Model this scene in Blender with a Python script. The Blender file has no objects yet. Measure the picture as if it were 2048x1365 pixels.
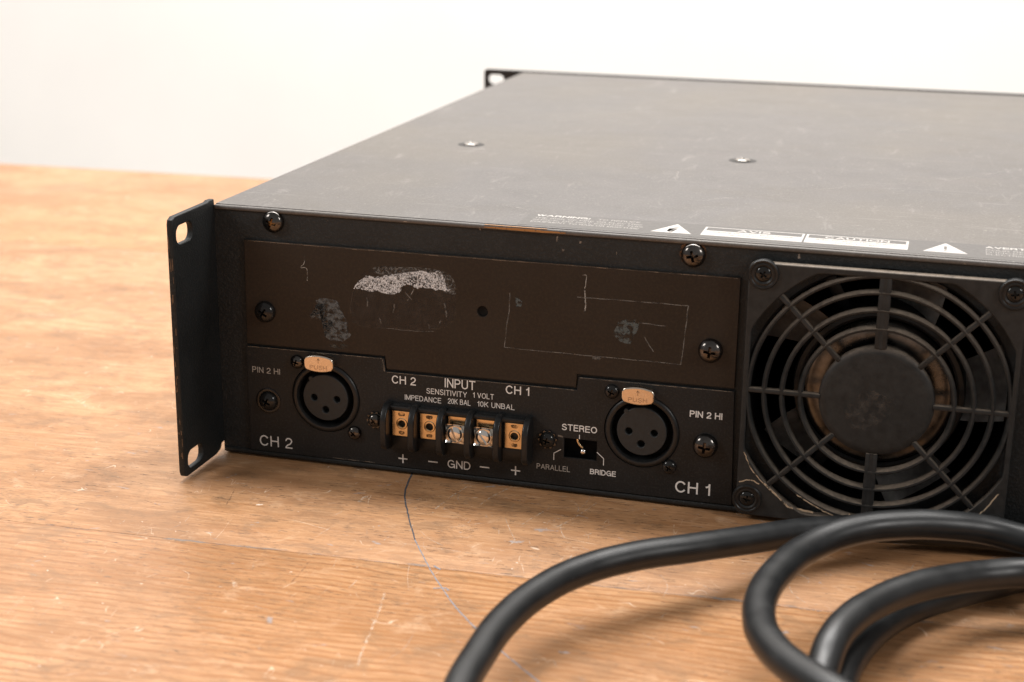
import bpy, bmesh, math, random
from mathutils import Vector, Matrix
random.seed(7)
S = 0.001                      # everything below is written in millimetres
sc = bpy.context.scene
COL = sc.collection

# ------------------------------------------------------------------ camera
cam_d = bpy.data.cameras.new('camera'); cam = bpy.data.objects.new('camera', cam_d); COL.objects.link(cam)
yaw, pitch, roll = 0.274581282, 0.292102444, 0.0128925876
fw = Vector((-math.sin(yaw)*math.cos(pitch), math.cos(yaw)*math.cos(pitch), -math.sin(pitch)))
rt = Vector((math.cos(yaw), math.sin(yaw), 0)); up = rt.cross(fw)
r2 = rt*math.cos(roll) + up*math.sin(roll); u2 = -rt*math.sin(roll) + up*math.cos(roll)
M = Matrix((r2, u2, -fw)).transposed().to_4x4()
M.translation = Vector((0.228044088, -0.449366787, 0.189066345))
cam.matrix_world = M
cam_d.sensor_width = 36; cam_d.lens = 3104.48/2048*36
cam_d.clip_start = 0.01; cam_d.clip_end = 20
cam_d.dof.use_dof = True; cam_d.dof.focus_distance = 0.492; cam_d.dof.aperture_fstop = 15
sc.camera = cam

# ------------------------------------------------------------------ light
sc.view_settings.view_transform = 'Standard'; sc.view_settings.look = 'None'
sc.view_settings.exposure = 0.0; sc.view_settings.gamma = 1
w = bpy.data.worlds.new('World'); sc.world = w; w.use_nodes = True
w.node_tree.nodes['Background'].inputs[0].default_value = (1.0, 0.965, 0.93, 1)
w.node_tree.nodes['Background'].inputs[1].default_value = 0.30

def area(name, loc, target, sx, sy, power, col=(1, .97, .94)):
    d = bpy.data.lights.new(name, 'AREA'); d.shape = 'RECTANGLE'; d.size = sx; d.size_y = sy
    d.energy = power; d.color = col
    o = bpy.data.objects.new(name, d); COL.objects.link(o)
    o.location = loc
    o.rotation_euler = (Vector(target)-Vector(loc)).to_track_quat('-Z', 'Y').to_euler()
    return o
area('softbox_overhead', (0.05, 0.55, 1.35), (0.12, -0.05, 0), 0.95, 0.62, 24)
area('softbox_left', (-0.85, -0.55, 0.75), (0.12, 0, 0.03), 0.28, 0.36, 5.0)
area('softbox_right', (1.25, -0.50, 0.75), (0.15, 0, 0.03), 0.28, 0.36, 5.0)
area('backdrop_fill', (-0.45, 0.55, 1.9), (-0.45, 1.5, 0.25), 3.6, 0.5, 77)  # unseen fill added to bring the backdrop near white

# ------------------------------------------------------------------ node helper
class NT:
    def __init__(s, name, rough=.5, metal=0.0, spec=.5):
        s.m = bpy.data.materials.new(name); s.m.use_nodes = True
        s.t = s.m.node_tree; s.b = s.t.nodes['Principled BSDF']
        s.b.inputs['Roughness'].default_value = rough; s.b.inputs['Metallic'].default_value = metal
        s.b.inputs['Specular IOR Level'].default_value = spec
        tc = s.t.nodes.new('ShaderNodeTexCoord'); mp = s.t.nodes.new('ShaderNodeMapping')
        mp.inputs['Scale'].default_value = (1000, 1000, 1000)
        s.t.links.new(tc.outputs['Object'], mp.inputs['Vector']); s.P = mp.outputs['Vector']
    def new(s, k): return s.t.nodes.new(k)
    def lk(s, a, b):
        if isinstance(a, (int, float)): b.default_value = a
        elif isinstance(a, tuple): b.default_value = (*a, 1) if len(a) == 3 and b.type == 'RGBA' else a
        else: s.t.links.new(a, b)
    def map(s, sx, sy, sz, off=(0, 0, 0), src=None):
        n = s.new('ShaderNodeMapping'); n.inputs['Scale'].default_value = (sx, sy, sz); n.inputs['Location'].default_value = off
        s.lk(src or s.P, n.inputs['Vector']); return n.outputs[0]
    def noise(s, sc, det=4, rough=.55, dist=0.0, off=(0, 0, 0), src=None):
        if isinstance(sc, (int, float)): sc = (sc, sc, sc)
        n = s.new('ShaderNodeTexNoise'); n.inputs['Scale'].default_value = 1
        n.inputs['Detail'].default_value = det; n.inputs['Roughness'].default_value = rough; n.inputs['Distortion'].default_value = dist
        s.lk(s.map(*sc, off=off, src=src), n.inputs['Vector']); return n.outputs['Fac']
    def ramp(s, f, *st):
        n = s.new('ShaderNodeValToRGB'); cr = n.color_ramp
        while len(cr.elements) < len(st): cr.elements.new(.5)
        for e, (p, c) in zip(cr.elements, st):
            e.position = p; e.color = (c, c, c, 1) if isinstance(c, (int, float)) else (*c, 1)
        s.lk(f, n.inputs[0]); return n.outputs[0]
    def mix(s, f, a, b, mode='MIX'):
        n = s.new('ShaderNodeMix'); n.data_type = 'RGBA'; n.blend_type = mode
        s.lk(f, n.inputs[0]); s.lk(a, n.inputs[6]); s.lk(b, n.inputs[7]); return n.outputs[2]
    def math(s, op, a, b=0.0):
        n = s.new('ShaderNodeMath'); n.operation = op; s.lk(a, n.inputs[0]); s.lk(b, n.inputs[1]); return n.outputs[0]
    def bump(s, h, strength=.3, dist=.1):
        n = s.new('ShaderNodeBump'); n.inputs['Strength'].default_value = strength; n.inputs['Distance'].default_value = dist*S
        s.lk(h, n.inputs['Height']); s.lk(n.outputs[0], s.b.inputs['Normal'])
    def out(s, color=None, rough=None, alpha=None, metal=None):
        if color is not None: s.lk(color, s.b.inputs['Base Color'])
        if rough is not None: s.lk(rough, s.b.inputs['Roughness'])
        if alpha is not None: s.lk(alpha, s.b.inputs['Alpha'])
        if metal is not None: s.lk(metal, s.b.inputs['Metallic'])
        return s.m

# ------------------------------------------------------------------ materials
def m_powder(name, c, rough=.5, bump=.35, dust=.0):
    n = NT(name, rough, spec=.28)
    f = n.noise(1.5, 3, .6); big = n.noise(.03, 4, .6)
    lo = tuple(x*.8 for x in c); hi = tuple(x*1.25+.002 for x in c)
    col = n.mix(n.ramp(big, (.35, 0.0), (.7, 1.0)), lo, hi)
    col = n.mix(n.ramp(n.noise(.9, 5, .7, off=(9, 4, 2)), (.74, 0.0), (.80, .55)), col, (.16, .12, .085))
    if dust: col = n.mix(n.math('MULTIPLY', n.noise(.25, 6, .7, off=(3, 3, 3)), dust), col, (.35, .31, .27))
    col = n.mix(n.ramp(f, (.50, 0.0), (.66, .5)), col, tuple(x*2.1+.006 for x in c))
    n.bump(f, min(1, bump*1.3), .26)
    return n.out(col, n.ramp(big, (.3, rough-.06), (.7, rough+.08)))
M_FRAME = m_powder('textured_black_powder_coat', (.0155, .0175, .0185), .46, .9, .02)
M_EAR = m_powder('black_painted_steel_ear', (.010, .0115, .012), .50, .5)
M_SIDE = m_powder('black_painted_steel', (.022, .021, .020), .5, .25)

def m_top():
    n = NT('satin_dark_grey_top_paint', .4)
    big = n.noise(.010, 4, .55); mid = n.noise((.05, .06, .06), 6, .65, off=(5, 1, 0)); fine = n.noise(1.6, 3, .6)
    col = n.mix(n.ramp(mid, (.3, 0.0), (.72, 1.0)), (.080, .073, .069), (.114, .104, .098))
    col = n.mix(n.ramp(big, (.45, 0.0), (.65, .5)), col, (.118, .100, .078))
    # pale rub marks and scratches
    s1 = n.ramp(n.noise((.03, .35, .1), 3, .6, 1.0, off=(31, 7, 0)), (.63, 0.0), (.69, .22))
    s2 = n.ramp(n.noise((.20, .05, .1), 5, .75, .6, off=(11, 17, 0)), (.58, 0.0), (.70, .45))
    col = n.mix(s1, col, (.26, .24, .22)); col = n.mix(s2, col, (.23, .21, .195))
    sp = n.ramp(n.noise(.55, 2, .5, off=(2, 9, 0)), (.68, 0.0), (.73, .6)); col = n.mix(sp, col, (.24, .215, .18))
    dark = n.ramp(n.noise((.022, .035, .1), 6, .68, .4, off=(71, 3, 0)), (.50, 0.0), (.66, .42)); col = n.mix(dark, col, (.085, .074, .062))
    col = n.mix(n.ramp(fine, (.5, 0.0), (.7, .35)), col, (.22, .205, .19))
    n.bump(fine, .3, .10)
    r = n.mix(n.ramp(mid, (.3, 0.0), (.7, 1.0)), (.46, .46, .46), (.56, .56, .56))
    return n.out(col, r)
M_TOP = m_top()

def m_brown():
    n = NT('aged_brown_black_paint', .5, spec=.28)
    g = n.noise(1.1, 4, .7); big = n.noise(.035, 5, .6)
    col = n.mix(n.ramp(big, (.35, 0.0), (.65, 1.0)), (.019, .0135, .0100), (.026, .019, .0142))
    col = n.mix(n.ramp(g, (.45, 0.0), (.68, .6)), col, (.044, .030, .019))
    col = n.mix(n.ramp(n.noise(1.3, 3, .6, off=(7, 7, 7)), (.745, 0.0), (.78, .7)), col, (.20, .14, .085))
    n.bump(g, .15, .06)
    return n.out(col, n.ramp(big, (.3, .42), (.7, .54)))
M_BROWN = m_brown()
M_PLATE = m_powder('satin_black_input_plate', (.0125, .0132, .0138), .44, .2)

def m_plain(name, c, rough=.5, metal=0.0, nz=.25, bump=0.0, scale=.8, spec=.4):
    n = NT(name, rough, metal, spec)
    f = n.noise(scale, 5, .65)
    col = n.mix(n.ramp(f, (.3, 0.0), (.7, 1.0)), tuple(x*(1-nz) for x in c), tuple(min(1, x*(1+nz)) for x in c))
    if bump: n.bump(f, bump, .1)
    return n.out(col, n.ramp(f, (.3, max(.03, rough-.07)), (.7, rough+.07)))
M_PRINT = m_plain('white_screen_print', (.78, .77, .75), .55, nz=.12, scale=2)
M_PRINTDIM = m_plain('dim_screen_print', (.44, .42, .39), .6, nz=.2, scale=2)
M_LABELPRINT2 = m_plain('label_heading_print', (.44, .415, .39), .55, nz=.1)
M_LABELPRINT = m_plain('faded_label_print', (.33, .31, .29), .55, nz=.2)
M_LABELWHITE = m_plain('label_white', (.46, .435, .41), .5, nz=.06)
M_LABELGREY = m_plain('label_film', (.088, .082, .077), .46, nz=.1)
M_LABELTXT = m_plain('label_dark_text', (.12, .11, .10), .5)
M_BLACKPL = m_plain('black_plastic', (.012, .0125, .013), .36, nz=.35, bump=.15)
M_INSERT = m_plain('dark_grey_socket_insert', (.024, .026, .027), .50, nz=.25, bump=.2)
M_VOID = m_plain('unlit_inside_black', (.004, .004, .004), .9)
M_BLKMETAL = m_plain('black_oxide_steel', (.10, .092, .086), .16, .95, nz=.4)
M_BLKPAINT = m_plain('painted_black_screw', (.012, .0115, .011), .14, .0, nz=.3)
M_NICKEL = m_plain('bright_nickel', (.86, .83, .79), .14, 1.0, nz=.05, scale=.4)
M_NICKELD = m_plain('dull_zinc_screw', (.30, .28, .26), .22, .9, nz=.4)
M_BUTTON = m_plain('warm_nickel_button', (.74, .64, .54), .22, 1.0, nz=.06, scale=.4)
M_BRASS = m_plain('brass', (.74, .56, .34), .22, 1.0, nz=.2, scale=.6)
M_RUST = m_plain('rusty_recess', (.32, .15, .04), .6, .3, nz=.5, scale=1.5)
M_CORD = None
def m_cord():
    n = NT('black_rubber_sheath', .36, spec=.42)
    f = n.noise(.12, 4, .6); g = n.noise(2.5, 3, .6)
    col = n.mix(n.ramp(f, (.35, 0.0), (.7, 1.0)), (.010, .0108, .0115), (.016, .017, .0178))
    col = n.mix(n.ramp(n.noise(.5, 6, .75, off=(1, 2, 3)), (.66, 0.0), (.76, .5)), col, (.11, .105, .10))
    n.bump(g, .12, .05)
    return n.out(col, n.ramp(f, (.3, .31), (.7, .42)))
M_CORD = m_cord()

def m_guard():
    n = NT('dusty_black_guard_plastic', .5, spec=.3)
    g = n.new('ShaderNodeNewGeometry')
    f = n.noise(.35, 6, .7)
    col = n.mix(n.ramp(f, (.3, 0.0), (.7, 1.0)), (.016, .017, .0175), (.036, .036, .035))
    # tan dust that lies on the upward facing faces and worn edges
    sx = n.new('ShaderNodeSeparateXYZ'); n.lk(g.outputs['Normal'], sx.inputs[0])
    upf = n.ramp(sx.outputs[2], (.25, 0.0), (.9, 1.0))
    dust = n.math('MULTIPLY', upf, n.ramp(n.noise(.6, 5, .7, off=(4, 4, 4)), (.25, .25), (.65, .9)))
    col = n.mix(dust, col, (.25, .20, .155))
    n.bump(f, .15, .15)
    return n.out(col, n.ramp(f, (.3, .45), (.7, .62)))
M_GUARD = m_guard()
M_BLADE = m_plain('dusty_fan_blade', (.34, .33, .32), .55, nz=.4, scale=.15)
M_HUB = m_plain('tarnished_motor_cup', (.17, .158, .145), .30, 1.0, nz=.6, scale=.10)

def m_residue(name, c, lo, hi, scale, amax=1.0, alias=(1, 1, 1)):
    n = NT(name, .75)
    f = n.noise(tuple(scale*a for a in alias), 3, .6)
    return n.out(c, None, n.ramp(f, (lo, 0.0), (hi, amax)))
M_FINREFL = m_residue('dark_fin_reflection', (.09, .05, .02), .35, .6, .6, .85)  # painted reflection of the barrier fins on the brass
def m_flaky():
    n = NT('white_adhesive_residue', .8)
    f = n.noise(1.9, 4, .65, .4); g = n.noise((.42, .55, .42), 5, .7, .5, off=(3, 0, 8)); e = n.noise((2.6, 1, 1.6), 2, .5, off=(9, 0, 1))
    k = n.math('ADD', n.math('MULTIPLY', f, .62), n.math('MULTIPLY', g, .38))
    c = n.mix(n.ramp(e, (.4, 0.0), (.6, 1.0)), (.40, .42, .45), (.78, .79, .81))
    n.bump(f, .6, .2)
    return n.out(c, None, n.ramp(k, (.455, 0.0), (.505, 1.0)))
M_RES = m_flaky()
M_RESFRINGE = m_residue('faint_adhesive_residue', (.16, .16, .155), .45, .60, 1.2, .8)
M_GREYRES = m_residue('grey_adhesive_smear', (.12, .13, .135), .40, .56, .7, .85, (.75, 1, 1.15))
M_BLUERES = m_residue('bluish_adhesive_smear', (.10, .115, .115), .44, .56, .55, .8)
M_GHOST = m_residue('glossy_label_ghost', (.052, .038, .028), .30, .7, .25, .7)
M_SCR = m_residue('pale_scratch', (.40, .38, .35), .38, .55, .9, .9)
M_SCRDIM = m_residue('faint_scratch', (.19, .18, .165), .30, .60, .35, .8)
M_WORN = m_residue('worn_plastic_edge', (.55, .43, .30), .33, .5, .7, .95)
M_RUSTEDGE = m_residue('rusted_edge', (.42, .19, .055), .25, .42, .5, .95)

def m_wood(kind):
    n = NT('varnished_pine_plank_'+kind, .42, spec=.28)
    fr = kind == 'front'; ox = 0 if fr else 313
    warp = n.noise((.007, .014, .01), 4, .55, off=(ox*.01+3, 2, 0)); warp2 = n.noise((.05, .09, .05), 3, .6, off=(ox*.1, 6, 0))
    sx = n.new('ShaderNodeSeparateXYZ'); n.lk(n.P, sx.inputs[0])
    ry = n.math('ADD', n.math('MULTIPLY', sx.outputs[1], .31 if fr else .07), n.math('ADD', n.math('MULTIPLY', warp, 8.0 if fr else 9.0), n.math('MULTIPLY', warp2, .7)))
    band = n.math('ABSOLUTE', n.math('SUBTRACT', n.math('MULTIPLY', n.math('FRACT', ry), 2.0), 1.0))
    broad = n.noise((.006, .016, .02), 5, .6, off=(ox*.01, 9, 0))
    streak = n.noise((.045, .75, .5), 7, .72, .3, off=(ox, 77, 0))
    streak2 = n.noise((.10, 1.5, .5), 5, .7, .2, off=(ox, 12, 0))
    fibre = n.noise((.22, 4.5, 1), 3, .7, off=(ox, 5, 1))
    blot = n.noise((.020, .030, .03), 7, .68, .5, off=(4, 4, ox*.1))
    blot2 = n.noise((.07, .10, .07), 6, .7, .6, off=(14, 41, ox*.1))
    c = n.mix(n.ramp(broad, (.34, 0.0), (.66, 1.0)), (.385, .200, .092), (.58, .328, .168))
    c = n.mix(n.math('MULTIPLY', n.ramp(band, (.50, 0.0), (.96, 1.0)), .85 if fr else .30), c, (.32, .135, .050))
    c = n.mix(n.ramp(streak, (.48, .0), (.70, .70)), c, (.34, .15, .055))
    c = n.mix(n.ramp(streak, (.30, .65), (.46, 0.0)), c, (.66, .38, .21))
    c = n.mix(n.ramp(streak2, (.50, .0), (.70, .55)), c, (.31, .14, .055))
    c = n.mix(n.ramp(streak2, (.30, .45), (.44, 0.0)), c, (.66, .40, .24))
    c = n.mix(n.ramp(fibre, (.48, 0.0), (.72, .40)), c, (.25, .115, .05))
    c = n.mix(n.ramp(blot, (.45, 0.0), (.62, .66 if not fr else .45)), c, (.27, .135, .062))
    c = n.mix(n.ramp(blot2, (.51, 0.0), (.66, .62)), c, (.24, .135, .070))
    c = n.mix(n.ramp(blot2, (.30, .35), (.42, 0.0)), c, (.66, .45, .29))
    pore = n.ramp(n.noise((.24, 2.0, 1), 3, .6, .2, off=(ox+8, 3, 3)), (.60, 0.0), (.67, .9))
    pmask = n.ramp(n.noise(.022, 4, .6, off=(1, 8, ox)), (.46, 0.0), (.56, 1.0))
    c = n.mix(n.math('MULTIPLY', pore, pmask), c, (.095, .06, .04))
    pore2 = n.ramp(n.noise((.45, 3.6, 1), 2, .6, .2, off=(ox+28, 13, 3)), (.62, 0.0), (.68, .75)); c = n.mix(n.math('MULTIPLY', pore2, n.ramp(n.noise(.05, 4, .6, off=(6, 8, ox)), (.44, .15), (.58, 1.0))), c, (.13, .075, .045))
    rub = n.ramp(n.noise((.10, .08, .1), 7, .8, 1.2, off=(8, 1, ox+2)), (.65, 0.0), (.75, .36)); c = n.mix(rub, c, (.74, .58, .45))
    spk = n.ramp(n.noise((.40, .5, .4), 3, .6, .5, off=(5, 15, 1)), (.725, 0.0), (.76, .7)); c = n.mix(spk, c, (.84, .76, .66))
    dk = n.ramp(n.noise((.20, .26, .2), 5, .7, .4, off=(25, 5, 3)), (.665, 0.0), (.71, .8)); c = n.mix(dk, c, (.11, .085, .065))
    bl = n.ramp(n.noise((.10, .22, .1), 5, .65, .6, off=(2, 35, 9)), (.655, 0.0), (.71, .6)); c = n.mix(bl, c, (.30, .31, .33))
    # hair-fine random scratches: thin crossings of two warped fields
    for kx, ky, o1, th in ((.05, .018, 3, .006), (.016, .045, 61, .005)):
        f = n.noise((kx, ky, .05), 2, .5, 1.6, off=(o1, ox*.07, 0)); l = n.math('LESS_THAN', n.math('ABSOLUTE', n.math('SUBTRACT', f, .5)), th*.55)
        g = n.ramp(n.noise(.06, 4, .7, off=(o1, 9, 9)), (.56, 0.0), (.64, .5)); c = n.mix(n.math('MULTIPLY', l, g), c, (.78, .64, .50))
    h = n.mix(.45, streak, n.mix(.5, fibre, band))
    n.bump(h, .35, .16)
    return n.out(c, n.ramp(blot, (.3, .34), (.7, .52)))
M_WOODF = m_wood('front'); M_WOODB = m_wood('back')
M_FILLER = m_residue('grey_joint_filler', (.27, .23, .20), .48, .60, .16, .65, (.6, 3, 1))
M_INK = m_residue('dark_pen_line', (.06, .06, .07), .25, .4, .4, .95)
M_INKBLUE = m_residue('blue_grey_pen_line', (.23, .25, .29), .25, .5, .4, .85)
M_WOODSCR = m_residue('pale_wood_scratch', (.72, .58, .44), .42, .66, .8, .65)
M_WOODDENT = m_residue('dark_wood_scratch', (.20, .12, .07), .42, .68, .8, .55)

def m_backdrop():
    n = NT('warm_white_paper', .8)
    f = n.noise(.004, 3, .5)
    c = n.mix(n.ramp(f, (.35, 0.0), (.65, 1.0)), (.86, .835, .805), (.90, .872, .84))
    return n.out(c)
M_PAPER = m_backdrop()

# ------------------------------------------------------------------ object helpers
def link(name, me, mat=None, parent=None, smooth=None):
    if mat is not None and not me.materials: me.materials.append(mat)
    o = bpy.data.objects.new(name, me); COL.objects.link(o)
    if parent is not None: o.parent = parent
    if smooth is not None:
        for p in me.polygons: p.use_smooth = True
        if smooth < 3:
            me.set_sharp_from_angle(angle=smooth)
    return o
def scale_mesh(me, f=S):
    me.transform(Matrix.Scale(f, 4)); return me
FRONT = Matrix(((1, 0, 0, 0), (0, 0, -1, 0), (0, 1, 0, 0), (0, 0, 0, 1)))     # x,y,z -> x,-z,y  (faces the viewer, -Y)
SIDE = Matrix(((0, 0, 1, 0), (1, 0, 0, 0), (0, 1, 0, 0), (0, 0, 0, 1)))       # x,y,z -> Y,Z,X
TOPM = Matrix.Identity(4)
def cv_mesh(cv):
    o = bpy.data.objects.new('tmp', cv); COL.objects.link(o)
    dg = bpy.context.evaluated_depsgraph_get(); me = bpy.data.meshes.new_from_object(o.evaluated_get(dg))
    bpy.data.objects.remove(o); bpy.data.curves.remove(cv); me.materials.clear()
    return me
def circ(cx, cy, r, n=48, a0=0): return [(cx+r*math.cos(a0+2*math.pi*i/n), cy+r*math.sin(a0+2*math.pi*i/n)) for i in range(n)]
def rrect(x0, y0, x1, y1, r=1, n=5):
    out = []
    for cx, cy, a in ((x1-r, y1-r, 0), (x0+r, y1-r, 90), (x0+r, y0+r, 180), (x1-r, y0+r, 270)):
        for k in range(n+1):
            t = math.radians(a+90*k/n); out.append((cx+r*math.cos(t), cy+r*math.sin(t)))
    return out
def plate(loops, t, bev=.0, mat4=FRONT, at=(0, 0, 0), bres=1):
    """flat plate with holes, thickness t behind its front face; local z=0 is the front face"""
    cv = bpy.data.curves.new('c', 'CURVE'); cv.dimensions = '2D'; cv.fill_mode = 'BOTH'
    for lp in loops:
        s = cv.splines.new('POLY'); s.points.add(len(lp)-1)
        for p, q in zip(s.points, lp): p.co = (q[0], q[1], 0, 1)
        s.use_cyclic_u = True
    cv.extrude = t/2-bev; cv.bevel_depth = bev; cv.bevel_resolution = bres; cv.offset = -bev
    me = cv_mesh(cv); me.transform(Matrix.Translation((0, 0, -t/2))); me.transform(mat4); me.transform(Matrix.Translation(at))
    return me
def join(meshes, mats=None):
    bm = bmesh.new()
    for i, me in enumerate(meshes):
        n0 = len(bm.faces); bm.from_mesh(me); bm.faces.ensure_lookup_table()
        if mats:
            for f in bm.faces[n0:]: f.material_index = mats[i]
    out = bpy.data.meshes.new('m'); bm.to_mesh(out); bm.free(); return out
def lathe(prof, n=64, cap=False):
    """profile [(r, z)] turned round local Z, facing the viewer after FRONT"""
    bm = bmesh.new(); rings = []
    for r, z in prof:
        if r < 1e-6: rings.append([bm.verts.new((0, 0, z))])
        else: rings.append([bm.verts.new((r*math.cos(2*math.pi*i/n), r*math.sin(2*math.pi*i/n), z)) for i in range(n)])
    for a, b in zip(rings, rings[1:]):
        for i in range(n):
            j = (i+1) % n
            if len(a) == 1 and len(b) == 1: continue
            if len(a) == 1: bm.faces.new((a[0], b[i], b[j]))
            elif len(b) == 1: bm.faces.new((a[i], b[0], a[j]))
            else: bm.faces.new((a[i], b[i], b[j], a[j]))
    bmesh.ops.recalc_face_normals(bm, faces=bm.faces)
    me = bpy.data.meshes.new('m'); bm.to_mesh(me); bm.free(); return me
def box(x0, y0, z0, x1, y1, z1, bev=0.0, seg=2):
    bm = bmesh.new(); bmesh.ops.create_cube(bm, size=1)
    for v in bm.verts: v.co = Vector(((x0+x1)/2+v.co.x*(x1-x0), (y0+y1)/2+v.co.y*(y1-y0), (z0+z1)/2+v.co.z*(z1-z0)))
    if bev: bmesh.ops.bevel(bm, geom=bm.edges[:], offset=bev, segments=seg, affect='EDGES', profile=.5)
    me = bpy.data.meshes.new('m'); bm.to_mesh(me); bm.free(); return me
def tube(pts, r, res=6, smooth_pts=True, order=4, cap=True):
    cv = bpy.data.curves.new('c', 'CURVE'); cv.dimensions = '3D'; cv.bevel_depth = r; cv.bevel_resolution = res; cv.use_fill_caps = cap
    if smooth_pts:
        s = cv.splines.new('BEZIER'); s.bezier_points.add(len(pts)-1)
        for b, p in zip(s.bezier_points, pts): b.co = p; b.handle_left_type = b.handle_right_type = 'AUTO'
        s.resolution_u = 14
    else:
        s = cv.splines.new('POLY'); s.points.add(len(pts)-1)
        for b, p in zip(s.points, pts): b.co = (*p, 1)
    return cv_mesh(cv)
def ribbon(pts, wd, conv, lift=.04):
    """thin flat strip along 2D points; conv maps (x, y) to 3D"""
    bm = bmesh.new(); L = []
    n = len(pts)
    ws = wd if isinstance(wd, list) else [wd]*n
    for i, p in enumerate(pts):
        a = Vector(pts[max(0, i-1)]); b = Vector(pts[min(n-1, i+1)]); d = (b-a).normalized(); q = Vector((-d.y, d.x))*ws[i]/2
        L.append((bm.verts.new(conv(p[0]-q.x, p[1]-q.y)), bm.verts.new(conv(p[0]+q.x, p[1]+q.y))))
    for a, b in zip(L, L[1:]): bm.faces.new((a[0], b[0], b[1], a[1]))
    me = bpy.data.meshes.new('m'); bm.to_mesh(me); bm.free(); return me
def dens(pts, k=6, jit=0.0):
    """Catmull-Rom densify of 2D points"""
    out = []; P = [pts[0]]+list(pts)+[pts[-1]]
    for i in range(1, len(P)-2):
        for j in range(k):
            t = j/k; q = []
            for c in range(len(P[0])):
                a, b, d, e = (P[i-1][c], P[i][c], P[i+1][c], P[i+2][c])
                q.append(.5*((2*b)+(-a+d)*t+(2*a-5*b+4*d-e)*t*t+(-a+3*b-3*d+e)*t**3)+random.uniform(-jit, jit))
            out.append(tuple(q))
    out.append(tuple(pts[-1])); return out
def poly(pts, conv):
    bm = bmesh.new(); bm.faces.new([bm.verts.new(conv(*p)) for p in pts]); bmesh.ops.triangulate(bm, faces=bm.faces)
    me = bpy.data.meshes.new('m'); bm.to_mesh(me); bm.free(); return me
def arc(cx, cy, rx, ry, a0, a1, n=9): return [(cx+rx*math.cos(math.radians(a0+(a1-a0)*i/n)), cy+ry*math.sin(math.radians(a0+(a1-a0)*i/n))) for i in range(n+1)]
# grotesque capitals as centre-line strokes on a 1-high grid: (advance width, strokes)
GL = {
 'A': (.70, [[(0, 0), (.35, 1), (.70, 0)], [(.13, .34), (.57, .34)]]),
 'B': (.62, [[(0, 0), (0, 1)]+[(.32, 1)]+arc(.34, .77, .22, .23, 90, -90)+[(0, .54)], [(0, .54), (.36, .54)]+arc(.36, .27, .26, .27, 90, -90)+[(0, 0)]]),
 'C': (.70, [arc(.36, .5, .36, .5, 38, 322, 22)]),
 'D': (.66, [[(0, 0), (0, 1), (.26, 1)]+arc(.28, .5, .38, .5, 90, -90, 14)+[(0, 0)]]),
 'E': (.56, [[(.56, 0), (0, 0), (0, 1), (.55, 1)], [(0, .53), (.51, .53)]]),
 'F': (.54, [[(0, 0), (0, 1), (.54, 1)], [(0, .52), (.46, .52)]]),
 'G': (.74, [arc(.37, .5, .37, .5, 42, 300, 20)+[(.66, .12), (.74, .28), (.74, .47), (.40, .47)], [(.74, .3), (.75, 0)]]),
 'H': (.64, [[(0, 0), (0, 1)], [(.64, 0), (.64, 1)], [(0, .53), (.64, .53)]]),
 'I': (.02, [[(.01, 0), (.01, 1)]]),
 'J': (.44, [[(.44, 1), (.44, .3)]+arc(.22, .25, .22, .25, 0, -180)]),
 'K': (.62, [[(0, 0), (0, 1)], [(.60, 1), (0, .40)], [(.21, .60), (.63, 0)]]),
 'L': (.50, [[(0, 1), (0, 0), (.50, 0)]]),
 'M': (.78, [[(0, 0), (0, 1), (.39, .03), (.78, 1), (.78, 0)]]),
 'N': (.64, [[(0, 0), (0, 1), (.64, 0), (.64, 1)]]),
 'O': (.76, [arc(.38, .5, .38, .5, 90, 451, 28)]),
 'P': (.58, [[(0, 0), (0, 1), (.32, 1)]+arc(.32, .74, .26, .26, 90, -90)+[(0, .48)]]),
 'Q': (.76, [arc(.38, .5, .38, .5, 90, 451, 28), [(.46, .22), (.76, -.04)]]),
 'R': (.62, [[(0, 0), (0, 1), (.34, 1)]+arc(.34, .76, .25, .24, 90, -90)+[(0, .52)], [(.34, .52), (.53, .42), (.56, .2), (.62, 0)]]),
 'S': (.60, [arc(.31, .75, .27, .25, 25, 180, 9)+[(.07, .62), (.30, .53), (.54, .42)]+arc(.30, .27, .30, .27, 10, -165, 12)]),
 'T': (.62, [[(0, 1), (.62, 1)], [(.31, 1), (.31, 0)]]),
 'U': (.63, [[(0, 1), (0, .32)]+arc(.315, .315, .315, .315, 180, 360, 12)+[(.63, 1)]]),
 'V': (.66, [[(0, 1), (.33, 0), (.66, 1)]]),
 'W': (.94, [[(0, 1), (.24, 0), (.47, 1), (.70, 0), (.94, 1)]]),
 'X': (.62, [[(0, 0), (.60, 1)], [(0, 1), (.62, 0)]]),
 'Y': (.64, [[(0, 1), (.32, .42), (.64, 1)], [(.32, .42), (.32, 0)]]),
 'Z': (.60, [[(.02, 1), (.58, 1), (0, 0), (.60, 0)]]),
 '0': (.52, [arc(.26, .5, .26, .5, 90, 451, 26)]),
 '1': (.26, [[(0, .73), (.14, .79), (.22, .90), (.24, 1), (.24, 0)]]),
 '2': (.52, [arc(.27, .73, .25, .27, 175, -20, 12)+[(.40, .44), (.14, .26), (.02, .10), (0, 0), (.53, 0)]]),
 ':': (.04, [[(.02, 0), (.02, .12)], [(.02, .55), (.02, .67)]]), ',': (.06, [[(.05, .08), (.0, -.14)]]), '.': (.04, [[(.02, 0), (.02, .1)]]), "'": (.04, [[(.02, 1), (.02, .72)]]),
}
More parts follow.
